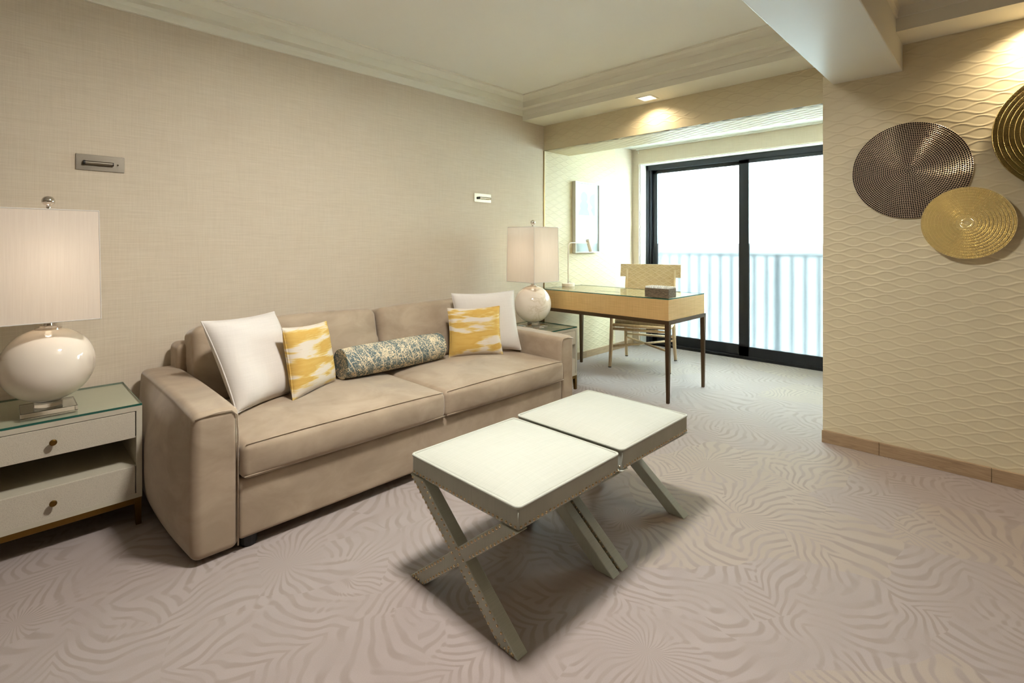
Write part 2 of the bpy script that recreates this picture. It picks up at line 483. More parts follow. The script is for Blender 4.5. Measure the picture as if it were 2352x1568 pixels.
# ------------------------------------------------------------------ dimensions (metres)
WY = 3.17            # sofa wall
DX = 3.51            # disc wall
HX = 3.67            # face of the header over the desk bay
BX1 = 4.06           # back of the header
SX = 5.28            # wall round the window
GX = 5.43            # window frame front
CZ = 2.52            # ceiling
SOF = 2.332          # soffit underside, sofa bay
SOF2 = 2.303         # soffit underside, disc bay
HB = 2.094           # header underside
BAYZ = 2.317
BMY0, BMY1, BMZ = 0.407, 0.742, 2.158
RET = 0.793          # free edge of the disc wall
NX, NY = -2.6, -2.4  # walls behind the camera

# ------------------------------------------------------------------ room shell
struct(MB().box(NX - .1, 5.6, NY - .1, WY + .1, -0.12, 0.0).build('floor', 'carpet'), 'pink-beige carpet with palm frond pattern')
struct(MB().box(NX - .1, HX, WY, WY + .15, 0, 2.75).build('wall_left', 'linen_wall'), 'beige linen wallpaper wall behind the sofa')
struct(MB().box(NX - .12, NX, NY - .1, WY + .1, 0, 2.75).build('wall_near', 'linen_wall'))
struct(MB().box(NX - .1, DX + .1, NY - .12, NY, 0, 2.75).build('wall_rear', 'linen_wall'))
struct(MB().box(NX - .1, HX + .35, NY - .1, WY + .12, CZ, CZ + .16).build('ceiling', 'plaster'), 'cream tray ceiling')

def wave_h(u, v):
    """raised ogee lines: u along the wall, v up the wall"""
    L, S, A = 0.156, 0.0325, 0.0108
    i0 = np.floor(v / S)
    best = np.full(u.shape, 1e9)
    for k in (-1, 0, 1, 2):
        i = i0 + k
        sg = np.where(np.mod(i, 2) == 0, 1.0, -1.0)
        ph = 2 * math.pi * u / L
        z = i * S + sg * A * np.cos(ph)
        sl = -sg * A * 2 * math.pi / L * np.sin(ph)
        best = np.minimum(best, np.abs(v - z) / np.sqrt(1 + sl * sl))
    return 0.0018 * np.exp(-(best / 0.0034) ** 2)

def wave_panel(name, org, ud, vd, us, vs, du=0.008, dv=0.0025, u0=0.0, v0=0.0, back=0.06, mat='wave', parent=None):
    org, ud, vd = np.array(org, float), np.array(ud, float), np.array(vd, float)
    nd = np.cross(ud, vd)
    nu, nv = max(2, int(us / du)), max(2, int(vs / dv))
    U, V = np.meshgrid(np.linspace(0, us, nu + 1), np.linspace(0, vs, nv + 1))
    H = wave_h(U + u0, V + v0)
    Pn = org + U[..., None] * ud + V[..., None] * vd + H[..., None] * nd
    vv = Pn.reshape(-1, 3)
    i = np.arange(nv)[:, None] * (nu + 1) + np.arange(nu)[None, :]
    q = np.stack([i, i + 1, i + nu + 2, i + nu + 1], -1).reshape(-1, 4)
    # slab behind the relief
    b = len(vv)
    cs = [org - nd * 0.001 + ud * a * us + vd * c * vs - nd * d for d in (0, back) for a, c in ((0, 0), (1, 0), (1, 1), (0, 1))]
    vv = np.vstack([vv, np.array(cs)])
    qq = np.array([(0, 1, 2, 3), (7, 6, 5, 4), (1, 0, 4, 5), (2, 1, 5, 6), (3, 2, 6, 7), (0, 3, 7, 4)]) + b
    q = np.vstack([q, qq])
    me = bpy.data.meshes.new(name)
    me.vertices.add(len(vv)); me.vertices.foreach_set('co', vv.ravel())
    me.loops.add(q.size); me.loops.foreach_set('vertex_index', q.ravel().astype(np.int32))
    me.polygons.add(len(q)); me.polygons.foreach_set('loop_start', np.arange(0, q.size, 4, dtype=np.int32))
    sm = np.ones(len(q), bool); sm[-6:] = False
    me.update(calc_edges=True); me.validate()
    me.polygons.foreach_set('use_smooth', sm)
    me.materials.append(M[mat])
    o = bpy.data.objects.new(name, me); C.objects.link(o)
    if parent: attach(o, parent)
    return o

# disc wall: relief faces -x ; u runs towards -y so that u x v = -x
struct(wave_panel('wall_right', (DX, RET, 0), (0, -1, 0), (0, 0, 1), 1.6, 2.5, u0=-(RET - 0.557), v0=0.0325 * 0.5 - 1.05 + 0.0325 * 33, back=0.16), 'cream embossed wave wall carrying the woven discs')
struct(MB().box(DX, DX + .16, NY - .1, RET - 1.6, 0, 2.6).build('wall_far_right', 'wave'))
struct(MB().box(DX + .162, GX + .2, RET - .1, RET - .004, 0, 2.6).build('wall_bay_right', 'linen_bay'))
struct(wave_panel('wall_bay_left', (HX, WY, 0), (1, 0, 0), (0, 0, 1), 4.908 - HX, 2.4, back=0.02), 'embossed wave panel in the desk bay')
struct(MB().box(4.908, GX + .3, WY + .001, WY + .16, 0, 2.45).build('wall_bay_plain', 'linen_bay'))
struct(MB().box(HX, 4.908, WY + .025, WY + .16, 0, 2.45).build('wall_bay_backing', 'linen_bay'))
# metal edge trim where the wallpaper ends
struct(MB().box(HX - .006, HX + .002, WY - .006, WY + .01, 0.07, HB).build('trim_1', 'brass'))
# header
struct(wave_panel('wall_header', (HX, WY, HB), (0, -1, 0), (0, 0, 1), WY - RET + .05, SOF - HB + .03, back=0.05), 'wave header over the desk bay')
struct(wave_panel('ceiling_header', (HX - .002, RET - .05, HB), (0, 1, 0), (1, 0, 0), WY - RET + .05, BX1 - HX, back=0.05))
struct(MB().box(HX + .055, BX1, RET - .05, WY + .05, HB + .052, 2.72).build('wall_header_core', 'plaster'))
struct(MB().box(BX1 - .02, GX + .3, RET - .1, WY + .12, BAYZ, BAYZ + .12).build('ceiling_bay', 'white'))
# wall round the window
struct(MB().box(SX, GX + .12, 3.085, WY + .05, 0, BAYZ).box(SX, GX + .12, RET - .05, 3.085, 2.142, BAYZ)
       .box(SX, GX + .12, RET - .05, .86, 0, 2.142).build('wall_window', 'linen_window'), 'linen wall round the sliding window')
struct(MB().box(SX + .02, GX + .01, 3.075, 3.0855, 0, 2.142).box(SX + .02, GX + .01, .86, 3.08, 2.134, 2.1425).build('trim_2', 'white'))
# soffits, beam
struct(MB().box(3.37, HX + .02, BMY1 - .1, WY + .02, SOF, 2.66).build('ceiling_soffit', 'trim'))
struct(MB().box(3.27, DX + .05, NY - .05, BMY0 + .05, SOF2, 2.66).build('ceiling_soffit_disc_bay', 'trim'))
bm = struct(MB().box(NX - .05, DX + .02, BMY0, BMY1, BMZ, 2.66).build('ceiling_beam', 'beam'), 'broad painted ceiling beam')
md = bm.modifiers.new('bevel', 'BEVEL'); md.width = 0.004; md.segments = 2

def crown_loop(name, x0, x1, y0, y1, prof):
    m = MB()
    ring = []
    for p, z in prof:
        ring.append([(x0 + p, y0 + p, z), (x1 - p, y0 + p, z), (x1 - p, y1 - p, z), (x0 + p, y1 - p, z)])
    for a, b in zip(ring, ring[1:]):
        for k in range(4):
            m.add([a[k], a[(k + 1) % 4], b[(k + 1) % 4], b[k]], [(3, 2, 1, 0)])
    return struct(m.build(name, 'trim'), 'stepped cream crown moulding')
PROF = [(0.0, 2.372), (0.010, 2.374), (0.012, 2.40), (0.020, 2.42), (0.078, 2.421), (0.078, 2.473), (0.086, 2.476), (0.112, 2.492), (0.124, 2.507), (0.136, 2.508), (0.136, CZ + .002)]
crown_loop('trim_3', NX, 3.37, BMY1, WY, PROF)
crown_loop('trim_4', NX, 3.27, NY, BMY0, PROF)

# baseboards of short oak planks
def baseboard(name, segs):
    e = struct(empty(name, (0, 0, 0)))
    for a in segs:
        o = bx('plank', 'oak', e, *a, bevel=0.0015)
    return e
def runs(a, b, first, step):
    out = []; p = a; q = first
    while p < b - 1e-6:
        e = min(b, q); out.append((p, e - .0012)); p = e; q += step
    return out
baseboard('baseboard_right', [(DX - .016, DX + .004, RET + .003 - d, RET + .003 - c, 0, .072) for c, d in runs(0, 2.4, RET - .508, .462)])
baseboard('baseboard_bay', [(c, d, WY - .014, WY + .004, 0, .072) for c, d in runs(HX, SX, HX + .2, .462)])
baseboard('baseboard_left', [(c, d, WY - .014, WY + .004, 0, .072) for c, d in runs(NX, HX, NX + .3, .462)])

# ------------------------------------------------------------------ sliding window
w = struct(empty('window_1', (GX, 1.97, 0)), 'black framed sliding glass door')
o = MB()
o.box(GX, GX + .10, 3.045, 3.10, 0, 2.135).box(GX, GX + .10, .85, .90, 0, 2.135).box(GX, GX + .10, .85, 3.10, 2.075, 2.135).box(GX, GX + .10, .85, 3.10, 0, .03)
o.box(GX + .02, GX + .10, 3.02, 3.046, .03, 2.076)
o.build('frame', 'black', w)
def sash(y0, y1, x, stile_l, stile_r, top, bot):
    m = MB().box(x, x + .035, y1 - stile_l, y1, .02, top).box(x, x + .035, y0, y0 + stile_r, .02, top)
    m.box(x, x + .035, y0, y1, top - .05, top).box(x, x + .035, y0, y1, .02, bot)
    s = m.build('sash', 'black', w)
    a, b = y0 + stile_r, y1 - stile_l
    p = MB().box(x + .014, x + .02, a - .005, b + .005, bot - .005, top - .045).build('pane', 'pane', s)
    f = MB().add([(x + .013, b, bot), (x + .013, a, bot), (x + .013, a, 1.205), (x + .013, b, 1.205)], [(0, 1, 2, 3)]).build('frosted_film', 'frost', p)
    return s
sash(1.955, 3.045, GX + .055, .085, .045, 2.085, .135)
sash(.88, 2.0, GX + .012, .1, .05, 2.09, .13)
MB().box(GX + .028, GX + .036, 2.995, 3.003, .85, 1.15).build('pull_handle', 'plastic_black', w)

# slim blind rail under the bay ceiling with its cord end
rb = thing('roller_blind', (5.2, 2.0, BAYZ), 'slim white roller blind rail along the bay ceiling above the window', 'blind')
bx('rail', 'white', rb, 5.235, 5.275, .9, 3.10, BAYZ - .016, BAYZ - .001)
MB().tube([(5.24, 3.07, BAYZ - .016), (5.238, 3.07, BAYZ - .04), (5.232, 3.06, BAYZ - .06)], [.0015, .0015, .006], 6).build('pull_cord', 'white', rb, True)

# ------------------------------------------------------------------ outside the window
struct(MB().box(GX + .13, 7.0, -1.6, 5.4, -.6, -.45).build('balcony_floor', 'concrete'))
struct(MB().box(7.6, 7.8, -6, 10, -3, 3.4).build('wall_neighbour', 'stucco'), 'rough white stucco wall of the building opposite')
rl = thing('balcony_railing', (6.55, 1.9, -.45), 'metal balcony railing with upright bars behind the frosted glass', 'railing')
bx('top_rail', 'rail', rl, 6.53, 6.57, -1.2, 5.2, 1.05, 1.085)
bx('bottom_rail', 'rail', rl, 6.535, 6.565, -1.2, 5.2, -.40, -.37)
bar = None
for k in range(47):
    y = -1.1 + k * .135
    if bar is None:
        bar = MB().box(-.016, .016, -.016, .016, 0, 1.44).build('bar', 'rail'); o = bar
    else:
        o = bar.copy(); C.objects.link(o)
    o.location = (6.55, y, -.38); attach(o, rl)
for y in (-1.2, 1.9, 5.2): bx('post', 'rail', rl, 6.53, 6.57, y - .02, y + .02, -.45, 1.06)

# ------------------------------------------------------------------ downlights
def downlight(x, y, z, label, watt, group=None, col=WARM, spread=140, name='downlight_source', s=.052):
    d = thing('recessed_downlight', (x, y, z), label, 'downlight', group)
    m = MB()
    for a in ((-s - .014, s + .014, -s - .014, -s), (-s - .014, s + .014, s, s + .014), (-s - .014, -s, -s, s), (s, s + .014, -s, s)):
        m.box(x + a[0], x + a[1], y + a[2], y + a[3], z - .004, z + .001)
    m.build('trim_ring', 'white', d)
    MB().box(x - s, x + s, y - s, y + s, z - .001, z + .002).build('lens_offscreen' if name.endswith('_offscreen') else 'lens', 'lens', d)
    l = bpy.data.lights.new(name, 'AREA'); l.shape = 'SQUARE'; l.size = s * 1.92; l.energy = watt; l.color = col; l.spread = R(spread)
    lo = bpy.data.objects.new(name, l); C.objects.link(lo); lo.location = (x, y, z - .008); attach(lo, d)
    return d
downlight(3.523, 1.985, SOF, 'square recessed downlight in the soffit above the desk bay header', 1.8)
downlight(3.39, -.16, SOF2, 'square recessed downlight in the soffit above the woven discs', 4.2, name='disc_wall_downlight_offscreen')
# the light whose reflection both ceramic lamps show, on the sofa bay ceiling over the stools
downlight(1.15, 1.15, CZ, 'square recessed downlight in the sofa bay ceiling over the stools', STOOL_W, None, STOOL_LIGHT, 170, 'stool_ceiling_light_offscreen', .15)

# ------------------------------------------------------------------ sofa
sofa = thing('sofa', (1.64, 2.62, 0), 'taupe velvet two-cushion sofa against the linen wall', 'sofa')
def arm(x0, x1, sgn, bulge):
    hx, hy, hz = (x1 - x0) / 2, .495, .275  # half sizes
    def fn(x, y, z):
        u, q = y / hy, (z + hz) / (2 * hz)
        k = (1 - abs(u) ** 2.2) * (1 - abs(2 * q - .9) ** 3.0 if abs(2 * q - .9) < 1 else 0)
        side = max(0.0, sgn * x / hx)
        x = x + sgn * bulge * max(k, 0) * side
        z = z - .012 * max(0, (x * sgn) / hx) * q * (1 - q) * 0 + (.010 * (1 - u * u) if q > .8 else 0)
        return x, y, z
    a = MB().rbox(hx, hy, hz, .030, 12, 4, fn, ((x0 + x1) / 2, 2.13 + hy, .018 + hz)).build('arm', 'velvet', sofa, True)
    # seam piping round the front panel
    yy = 2.129; zt = .018 + 2 * hz
    pts = [(x0 + .008 if sgn < 0 else x1 - .008, yy + .004, zt - .018), ((x0 + x1) / 2, yy - .001, zt - .006), (x1 - .03 if sgn < 0 else x0 + .03, yy - .001, zt - .008),
           (x1 - .01 if sgn < 0 else x0 + .01, yy - .001, zt - .03), (x1 - .007 if sgn < 0 else x0 + .007, yy - .001, zt - .1), (x1 - .007 if sgn < 0 else x0 + .007, yy - .001, .03)]
    s = MB().tube(pts, .0032, 6).build('seam', 'velvet', a, True)
    return a
arm(.497, .657, -1, .061)
arm(2.637, 2.785, 1, .008)
MB().rbox(.995, .49, .118, .014, 10, 2, None, (1.647, 2.612, .166)).build('base', 'velvet', sofa, True)
MB().rbox(1.02, .085, .31, .03, 10, 2, None, (1.647, 3.055, .38)).build('back_frame', 'velvet', sofa, True)
def seat(x0, x1):
    hx, hy, hz = (x1 - x0) / 2, .35, .07
    def fn(x, y, z):
        u, v, q = x / hx, y / hy, z / hz
        k = (1 - abs(u) ** 2.6) * (1 - abs(v) ** 2.6)
        z2 = z + (.034 * k if q > 0 else -.004 * k) * min(1, abs(q) * 1.2)
        y2 = y - .016 * (1 - abs(q) ** 2) * (1 - abs(u) ** 4) * max(0, -v)
        x2 = x + .006 * u * (1 - q * q)
        z2 += .004 * math.sin(7 * u + 2 * v) * k
        return x2, y2, z2
    o = MB().rbox(hx, hy, hz, .026, 16, 3, fn, ((x0 + x1) / 2, 2.1 + hy, .352)).build('seat_cushion', 'velvet', sofa, True)
    loop = []
    for i in range(20): loop.append((x0 + .004 + (x1 - x0 - .008) * i / 19, 2.099, .286 + .012))
    MB().tube(loop, .0028, 5).build('seam', 'velvet', o, True)
    for zz in (.4185,):
        MB().tube([(x0 + .012 + (x1 - x0 - .024) * i / 19, 2.1075, zz + .006 * (1 - (2 * i / 19 - 1) ** 4)) for i in range(20)], .0022, 5).build('seam', 'velvet', o, True)
seat(.66, 1.642); seat(1.648, 2.634)
def backc(x0, x1):
    hx, hy, hz = (x1 - x0) / 2, .105, .19
    tilt = R(13)
    def fn(x, y, z):
        u, q = x / hx, z / hz
        k = (1 - abs(u) ** 3) * (1 - abs(q) ** 2.4)
        y2 = y - (.026 * k if y < 0 else -.02 * k)
        z2 = z + .016 * (1 - u * u) * max(0, q)
        if q > 0: y2 += .012 * abs(u) ** 4
        c, s_ = math.cos(tilt), math.sin(tilt)
        return x, y2 * c + z2 * s_, z2 * c - y2 * s_
    MB().rbox(hx, hy, hz, .045, 14, 3, fn, ((x0 + x1) / 2, 2.893, .590)).build('back_cushion', 'velvet', sofa, True)
backc(.664, 1.672); backc(1.682, 2.63)
foot = None
for x, y in ((.70, 2.17), (2.59, 2.17), (.70, 3.05), (2.59, 3.05)):
    MB().lathe([(.028, 0), (.032, .01), (.032, .055)], 16, (x, y, 0)).build('foot', 'plastic_black', sofa)

# ------------------------------------------------------------------ cushions
def cushion(name, corners, thick, mat, label, group=None, n=22, pinch=.016, weltmat=None):
    BL, BR, TR, TL = [Vector(c) for c in corners]
    ctr = (BL + BR + TR + TL) / 4
    U = ((BR + TR) - (BL + TL)).normalized()
    V = ((TL + TR) - (BL + BR)); V = (V - U * V.dot(U)).normalized()
    Nn = U.cross(V)          # towards viewer when U right, V up
    wd = ((BR + TR) - (BL + TL)).length / 2
    def pos(a, b):           # a, b in -1..1
        s, t = (a + 1) / 2, (b + 1) / 2
        p = BL * (1 - s) * (1 - t) + BR * s * (1 - t) + TR * s * t + TL * (1 - s) * t
        p = p - U * a * pinch * wd * 2 * (1 - b * b) * abs(a) ** 2 - V * b * pinch * wd * 2 * (1 - a * a) * abs(b) ** 2
        return p
    g = [math.sin(math.pi / 2 * (2 * i / n - 1)) for i in range(n + 1)]
    mb = MB(); idx = {}
    def vid(i, j, sd):
        edge = i in (0, n) or j in (0, n)
        key = (i, j, 0 if edge else sd)
        if key not in idx:
            a, b = g[i], g[j]
            h = ((1 - a ** 4) * (1 - b ** 4)) ** 0.55 * thick / 2
            wr = 1 + .05 * math.sin(5 * a + 3 * b + thick * 50) * (1 - a * a)
            p = pos(a, b) + Nn * h * sd * wr
            idx[key] = len(mb.v); mb.v.append(tuple(p))
        return idx[key]
    for sd in (1, -1):
        for i in range(n):
            for j in range(n):
                q = (vid(i, j, sd), vid(i + 1, j, sd), vid(i + 1, j + 1, sd), vid(i, j + 1, sd))
                mb.f.append(q if sd > 0 else tuple(reversed(q))); mb.mi.append(0)
    root = thing(name, tuple(ctr), label, 'cushion', group)
    body = mb.build('cover', mat, None, True, origin=tuple(ctr))
    attach(body, root)
    path = [pos(g[i], -1) for i in range(n)] + [pos(1, g[j]) for j in range(n)] + [pos(g[n - i], 1) for i in range(n)] + [pos(-1, g[n - j]) for j in range(n)]
    wl = MB().tube(path, .0035, 6, True).build('edge_seam', weltmat or mat, None, True, origin=tuple(ctr))
    attach(wl, root)
    return root
cushion('throw_cushion', [(.735, 2.425, .452), (1.10, 2.60, .445), (1.015, 2.755, .842), (.645, 2.615, .845)], .145, 'offwhite',
        'plain off-white square cushion leaning in the sofa corner by the open-shelf nightstand')
cushion('throw_cushion', [(.985, 2.435, .447), (1.287, 2.612, .452), (1.252, 2.652, .776), (.967, 2.520, .788)], .10, 'ikat',
        'yellow ikat cushion on the sofa at the bolster end by the open-shelf nightstand')
cushion('throw_cushion', [(2.225, 2.708, .452), (2.595, 2.455, .449), (2.632, 2.565, .860), (2.200, 2.748, .855)], .115, 'offwhite',
        'plain off-white square cushion standing behind a yellow cushion in the sofa corner by the desk')
cushion('throw_cushion', [(2.080, 2.622, .449), (2.394, 2.437, .452), (2.440, 2.517, .767), (2.110, 2.677, .767)], .10, 'ikat',
        'yellow ikat cushion in front of an off-white cushion at the desk end of the sofa')
A, B = Vector((1.325, 2.632, .533)), Vector((2.018, 2.655, .533))
bo = thing('bolster_cushion', tuple((A + B) / 2), 'round teal and cream floral bolster lying along the seat cushions', 'cushion')
d = (B - A).normalized(); L = (B - A).length; rr = .088
def cyl(u): # radius profile
    return rr * (1 - .10 * abs(2 * u - 1) ** 6)
ctr = (A + B) / 2
pts = [A + d * L * i / 24 for i in range(25)]
ob = MB().tube(pts, [cyl(i / 24) for i in range(25)], 28).build('cover', 'floral', None, True, 50, origin=tuple(ctr)); attach(ob, bo)
for P_, sg in ((A, 1), (B, -1)):
    up = Vector((0, 0, 1)); sd = d.cross(up).normalized()
    ring = [P_ + d * sg * .004 + (up * math.cos(2 * math.pi * k / 32) + sd * math.sin(2 * math.pi * k / 32)) * (cyl(0) + .002) for k in range(32)]
    ww = MB().tube(ring, .004, 6, True).build('piping', 'floral', None, True, origin=tuple(ctr)); attach(ww, bo)

# ------------------------------------------------------------------ X-leg stools
NAIL_R = .0052
def stool(x0, y0, label, zt=.438):
    S_, D_ = .54, .54
    st = thing('ottoman_stool', (x0 + S_ / 2, y0 + D_ / 2, 0), label, 'stool', None)
    x1, y1 = x0 + S_, y0 + D_
    zb = .366
    hx, hy = S_ / 2 - .006, D_ / 2 - .004
    def fn(x, y, z):
        u, v = x / hx, y / hy
        if z > 0: z = z + .026 * ((1 - abs(u) ** 3) * (1 - abs(v) ** 3)) ** .8
        return x, y, z
    seat_ = MB().rbox(hx, hy, (zt - zb) / 2, .010, 14, 2, fn, (x0 + S_ / 2, y0 + D_ / 2, (zt + zb) / 2)).build('seat', 'celadon', st, True)
    lx0, lx1, ly0, ly1 = x0, x1, y0, y1
    x0, x1, y0, y1 = x0 + .006, x1 - .006, y0 + .004, y1 - .004
    rc = .014
    path = []
    for cx, cy, a0 in ((x1 - rc, y1 - rc, 0), (x0 + rc, y1 - rc, 90), (x0 + rc, y0 + rc, 180), (x1 - rc, y0 + rc, 270)):
        for k in range(5):
            a = R(a0 + 22.5 * k); path.append((cx + (rc + .001) * math.cos(a), cy + (rc + .001) * math.sin(a), zt - .001))
    MB().tube(path, .0052, 7, True).build('piping', 'celadon', seat_, True)
    for cx, cy in ((x0, y0), (x1, y0), (x1, y1), (x0, y1)):
        sx, sy = (1 if cx == x0 else -1), (1 if cy == y0 else -1)
        MB().tube([(cx + sx * .003, cy + sy * .003, zb + .004), (cx + sx * .003, cy + sy * .003, zt - .006)], .0015, 5).build('corner_seam', 'celadon', seat_, True)
    nb = MB(); zn = zb + .013; n = 28
    for k in range(n):
        t_ = .012 + (S_ - .034) * k / (n - 1)
        jz = random.uniform(-.0012, .0012)
        nb.dome((x0 + t_, y0, zn + jz), (0, -1, 0), NAIL_R); nb.dome((x0 + t_, y1, zn + jz), (0, 1, 0), NAIL_R)
        nb.dome((x0, y0 + t_, zn + jz), (-1, 0, 0), NAIL_R); nb.dome((x1, y0 + t_, zn + jz), (1, 0, 0), NAIL_R)
    tag(nb.build('nail_trim', 'nail', seat_, True), None, None, None, 'stuff')
    x0, x1, y0, y1 = lx0, lx1, ly0, ly1
    th, wy = .045, .078
    for xo, sx in ((x0, -1), (x1 - th, 1)):
        for dirn in (0, 1):
            # dirn 0: foot at front (y0) and head at back ; 1: foot at back and head at front
            ya, yb = (y0, y1 - wy) if dirn == 0 else (y1 - wy, y0)
            e = 0.0 if dirn == 0 else .0006
            lo = [(xo + e, ya, 0), (xo + th - e, ya, 0), (xo + th - e, ya + wy, 0), (xo + e, ya + wy, 0)]
            hi = [(xo + e, yb, zb + .002), (xo + th - e, yb, zb + .002), (xo + th - e, yb + wy, zb + .002), (xo + e, yb + wy, zb + .002)]
            leg = MB().hexa(lo, hi).build('leg', 'celadon', st)
            md_ = leg.modifiers.new('bevel', 'BEVEL'); md_.width = .003; md_.segments = 2
            xf = xo if sx < 0 else xo + th
            nb = MB(); n = 29
            for k in range(n):
                q = (k + .6) / n
                if dirn == 1 and .43 < q < .57: continue
                yl = ya + (yb - ya) * q; z = zb * q
                for off in (.011, wy - .011):
                    nb.dome((xf - sx * (e if e else 0), yl + off + random.uniform(-.001, .001), z), (sx, 0, 0), NAIL_R)
            for k in range(1, 4):
                nb.dome((xf, ya + .011 + (wy - .022) * k / 4, .009), (sx, 0, 0), NAIL_R)
            tag(nb.build('nail_trim', 'nail', leg, True), None, None, None, 'stuff')
    return st
stool(1.043, 1.0, 'celadon linen X-leg stool with brass nailheads, the one showing its crossed legs in full')
stool(1.596, 1.0, 'celadon linen X-leg stool with brass nailheads standing on the desk side of its twin', .444)

# ------------------------------------------------------------------ nightstands and table lamps
def nightstand(x0, x1, y0, y1, label):
    ns = thing('nightstand', ((x0 + x1) / 2, (y0 + y1) / 2, 0), label, 'nightstand')
    z0, z1, t_ = .117, .508, .02
    m = MB().box(x0, x0 + t_, y0, y1, z0, z1).box(x1 - t_, x1, y0, y1, z0, z1)
    m.box(x0 + t_, x1 - t_, y0, y1, z1 - t_, z1).box(x0 + t_, x1 - t_, y0, y1, z0, z0 + t_)
    m.box(x0 + t_, x1 - t_, y1 - .012, y1, z0 + t_, z1 - t_)
    m.box(x0 + t_, x1 - t_, y0 + .012, y1 - .012, .372, .378).box(x0 + t_, x1 - t_, y0 + .012, y1 - .012, .248, .254)
    b = m.build('body', 'cabinet', ns)
    for a, c in ((.378, z1 - t_ - .002), (z0 + t_ + .002, .254)):
        dr = bx('drawer', 'shagreen', ns, x0 + t_ + .004, x1 - t_ - .004, y0 + .0005, y0 + .02, a - .003, c - .001, bevel=.0012)
        zc = (a + c) / 2; xc = (x0 + x1) / 2
        kb = MB()
        prof = [(.005, 0), (.005, .012), (.010, .015), (.012, .019), (.0115, .023), (.008, .025)]
        n = 18
        v = [(xc + r * math.cos(2 * math.pi * k / n), y0 + .0005 - h, zc + r * math.sin(2 * math.pi * k / n)) for r, h in prof for k in range(n)]
        f = [(j * n + k, j * n + (k + 1) % n, (j + 1) * n + (k + 1) % n, (j + 1) * n + k) for j in range(len(prof) - 1) for k in range(n)]
        f.append(tuple((len(prof) - 1) * n + k for k in range(n)))
        kb.add(v, f).build('knob', 'brass', dr, True, 40)
    g = MB().box(x0 + .001, x1 - .001, y0 + .001, y1 - .001, z1 + .0005, z1 + .0085).build('glass_top', 'sheet_glass', ns)
    e = MB()
    for a in ((x0, x1, y0, y0 + .002), (x0, x1, y1 - .002, y1), (x0, x0 + .002, y0 + .002, y1 - .002), (x1 - .002, x1, y0 + .002, y1 - .002)):
        e.box(*a, z1 + .0004, z1 + .0086)
    e.build('glass_rim', 'glass_edge', g)
    r_ = MB().box(x0 + .004, x1 - .004, y0 + .004, y0 + .024, .092, z0).box(x0 + .004, x1 - .004, y1 - .024, y1 - .004, .092, z0)
    r_.box(x0 + .004, x0 + .024, y0 + .024, y1 - .024, .092, z0).box(x1 - .024, x1 - .004, y0 + .024, y1 - .024, .092, z0)
    r_.build('base_frame', 'brass', ns)
    for sx in (0, 1):
        for sy in (0, 1):
            cx = x0 + .002 if sx == 0 else x1 - .002; dx = 1 if sx == 0 else -1
            cy = y0 + .002 if sy == 0 else y1 - .002; dy = 1 if sy == 0 else -1
            lo = [(cx, cy, 0), (cx + dx * .019, cy, 0), (cx + dx * .019, cy + dy * .019, 0), (cx, cy + dy * .019, 0)]
            hi = [(cx, cy, z0), (cx + dx * .026, cy, z0), (cx + dx * .026, cy + dy * .026, z0), (cx, cy + dy * .026, z0)]
            if dx * dy < 0: lo.reverse(); hi.reverse()
            MB().hexa(lo, hi).build('leg', 'brass', ns)
    return ns
nightstand(-.138, .430, 2.648, 3.125, 'cream shagreen nightstand with open shelf beside the sofa arm farthest from the desk')
nightstand(2.80, 3.349, 2.53, 3.02, 'cream nightstand tucked between the sofa arm and the desk')

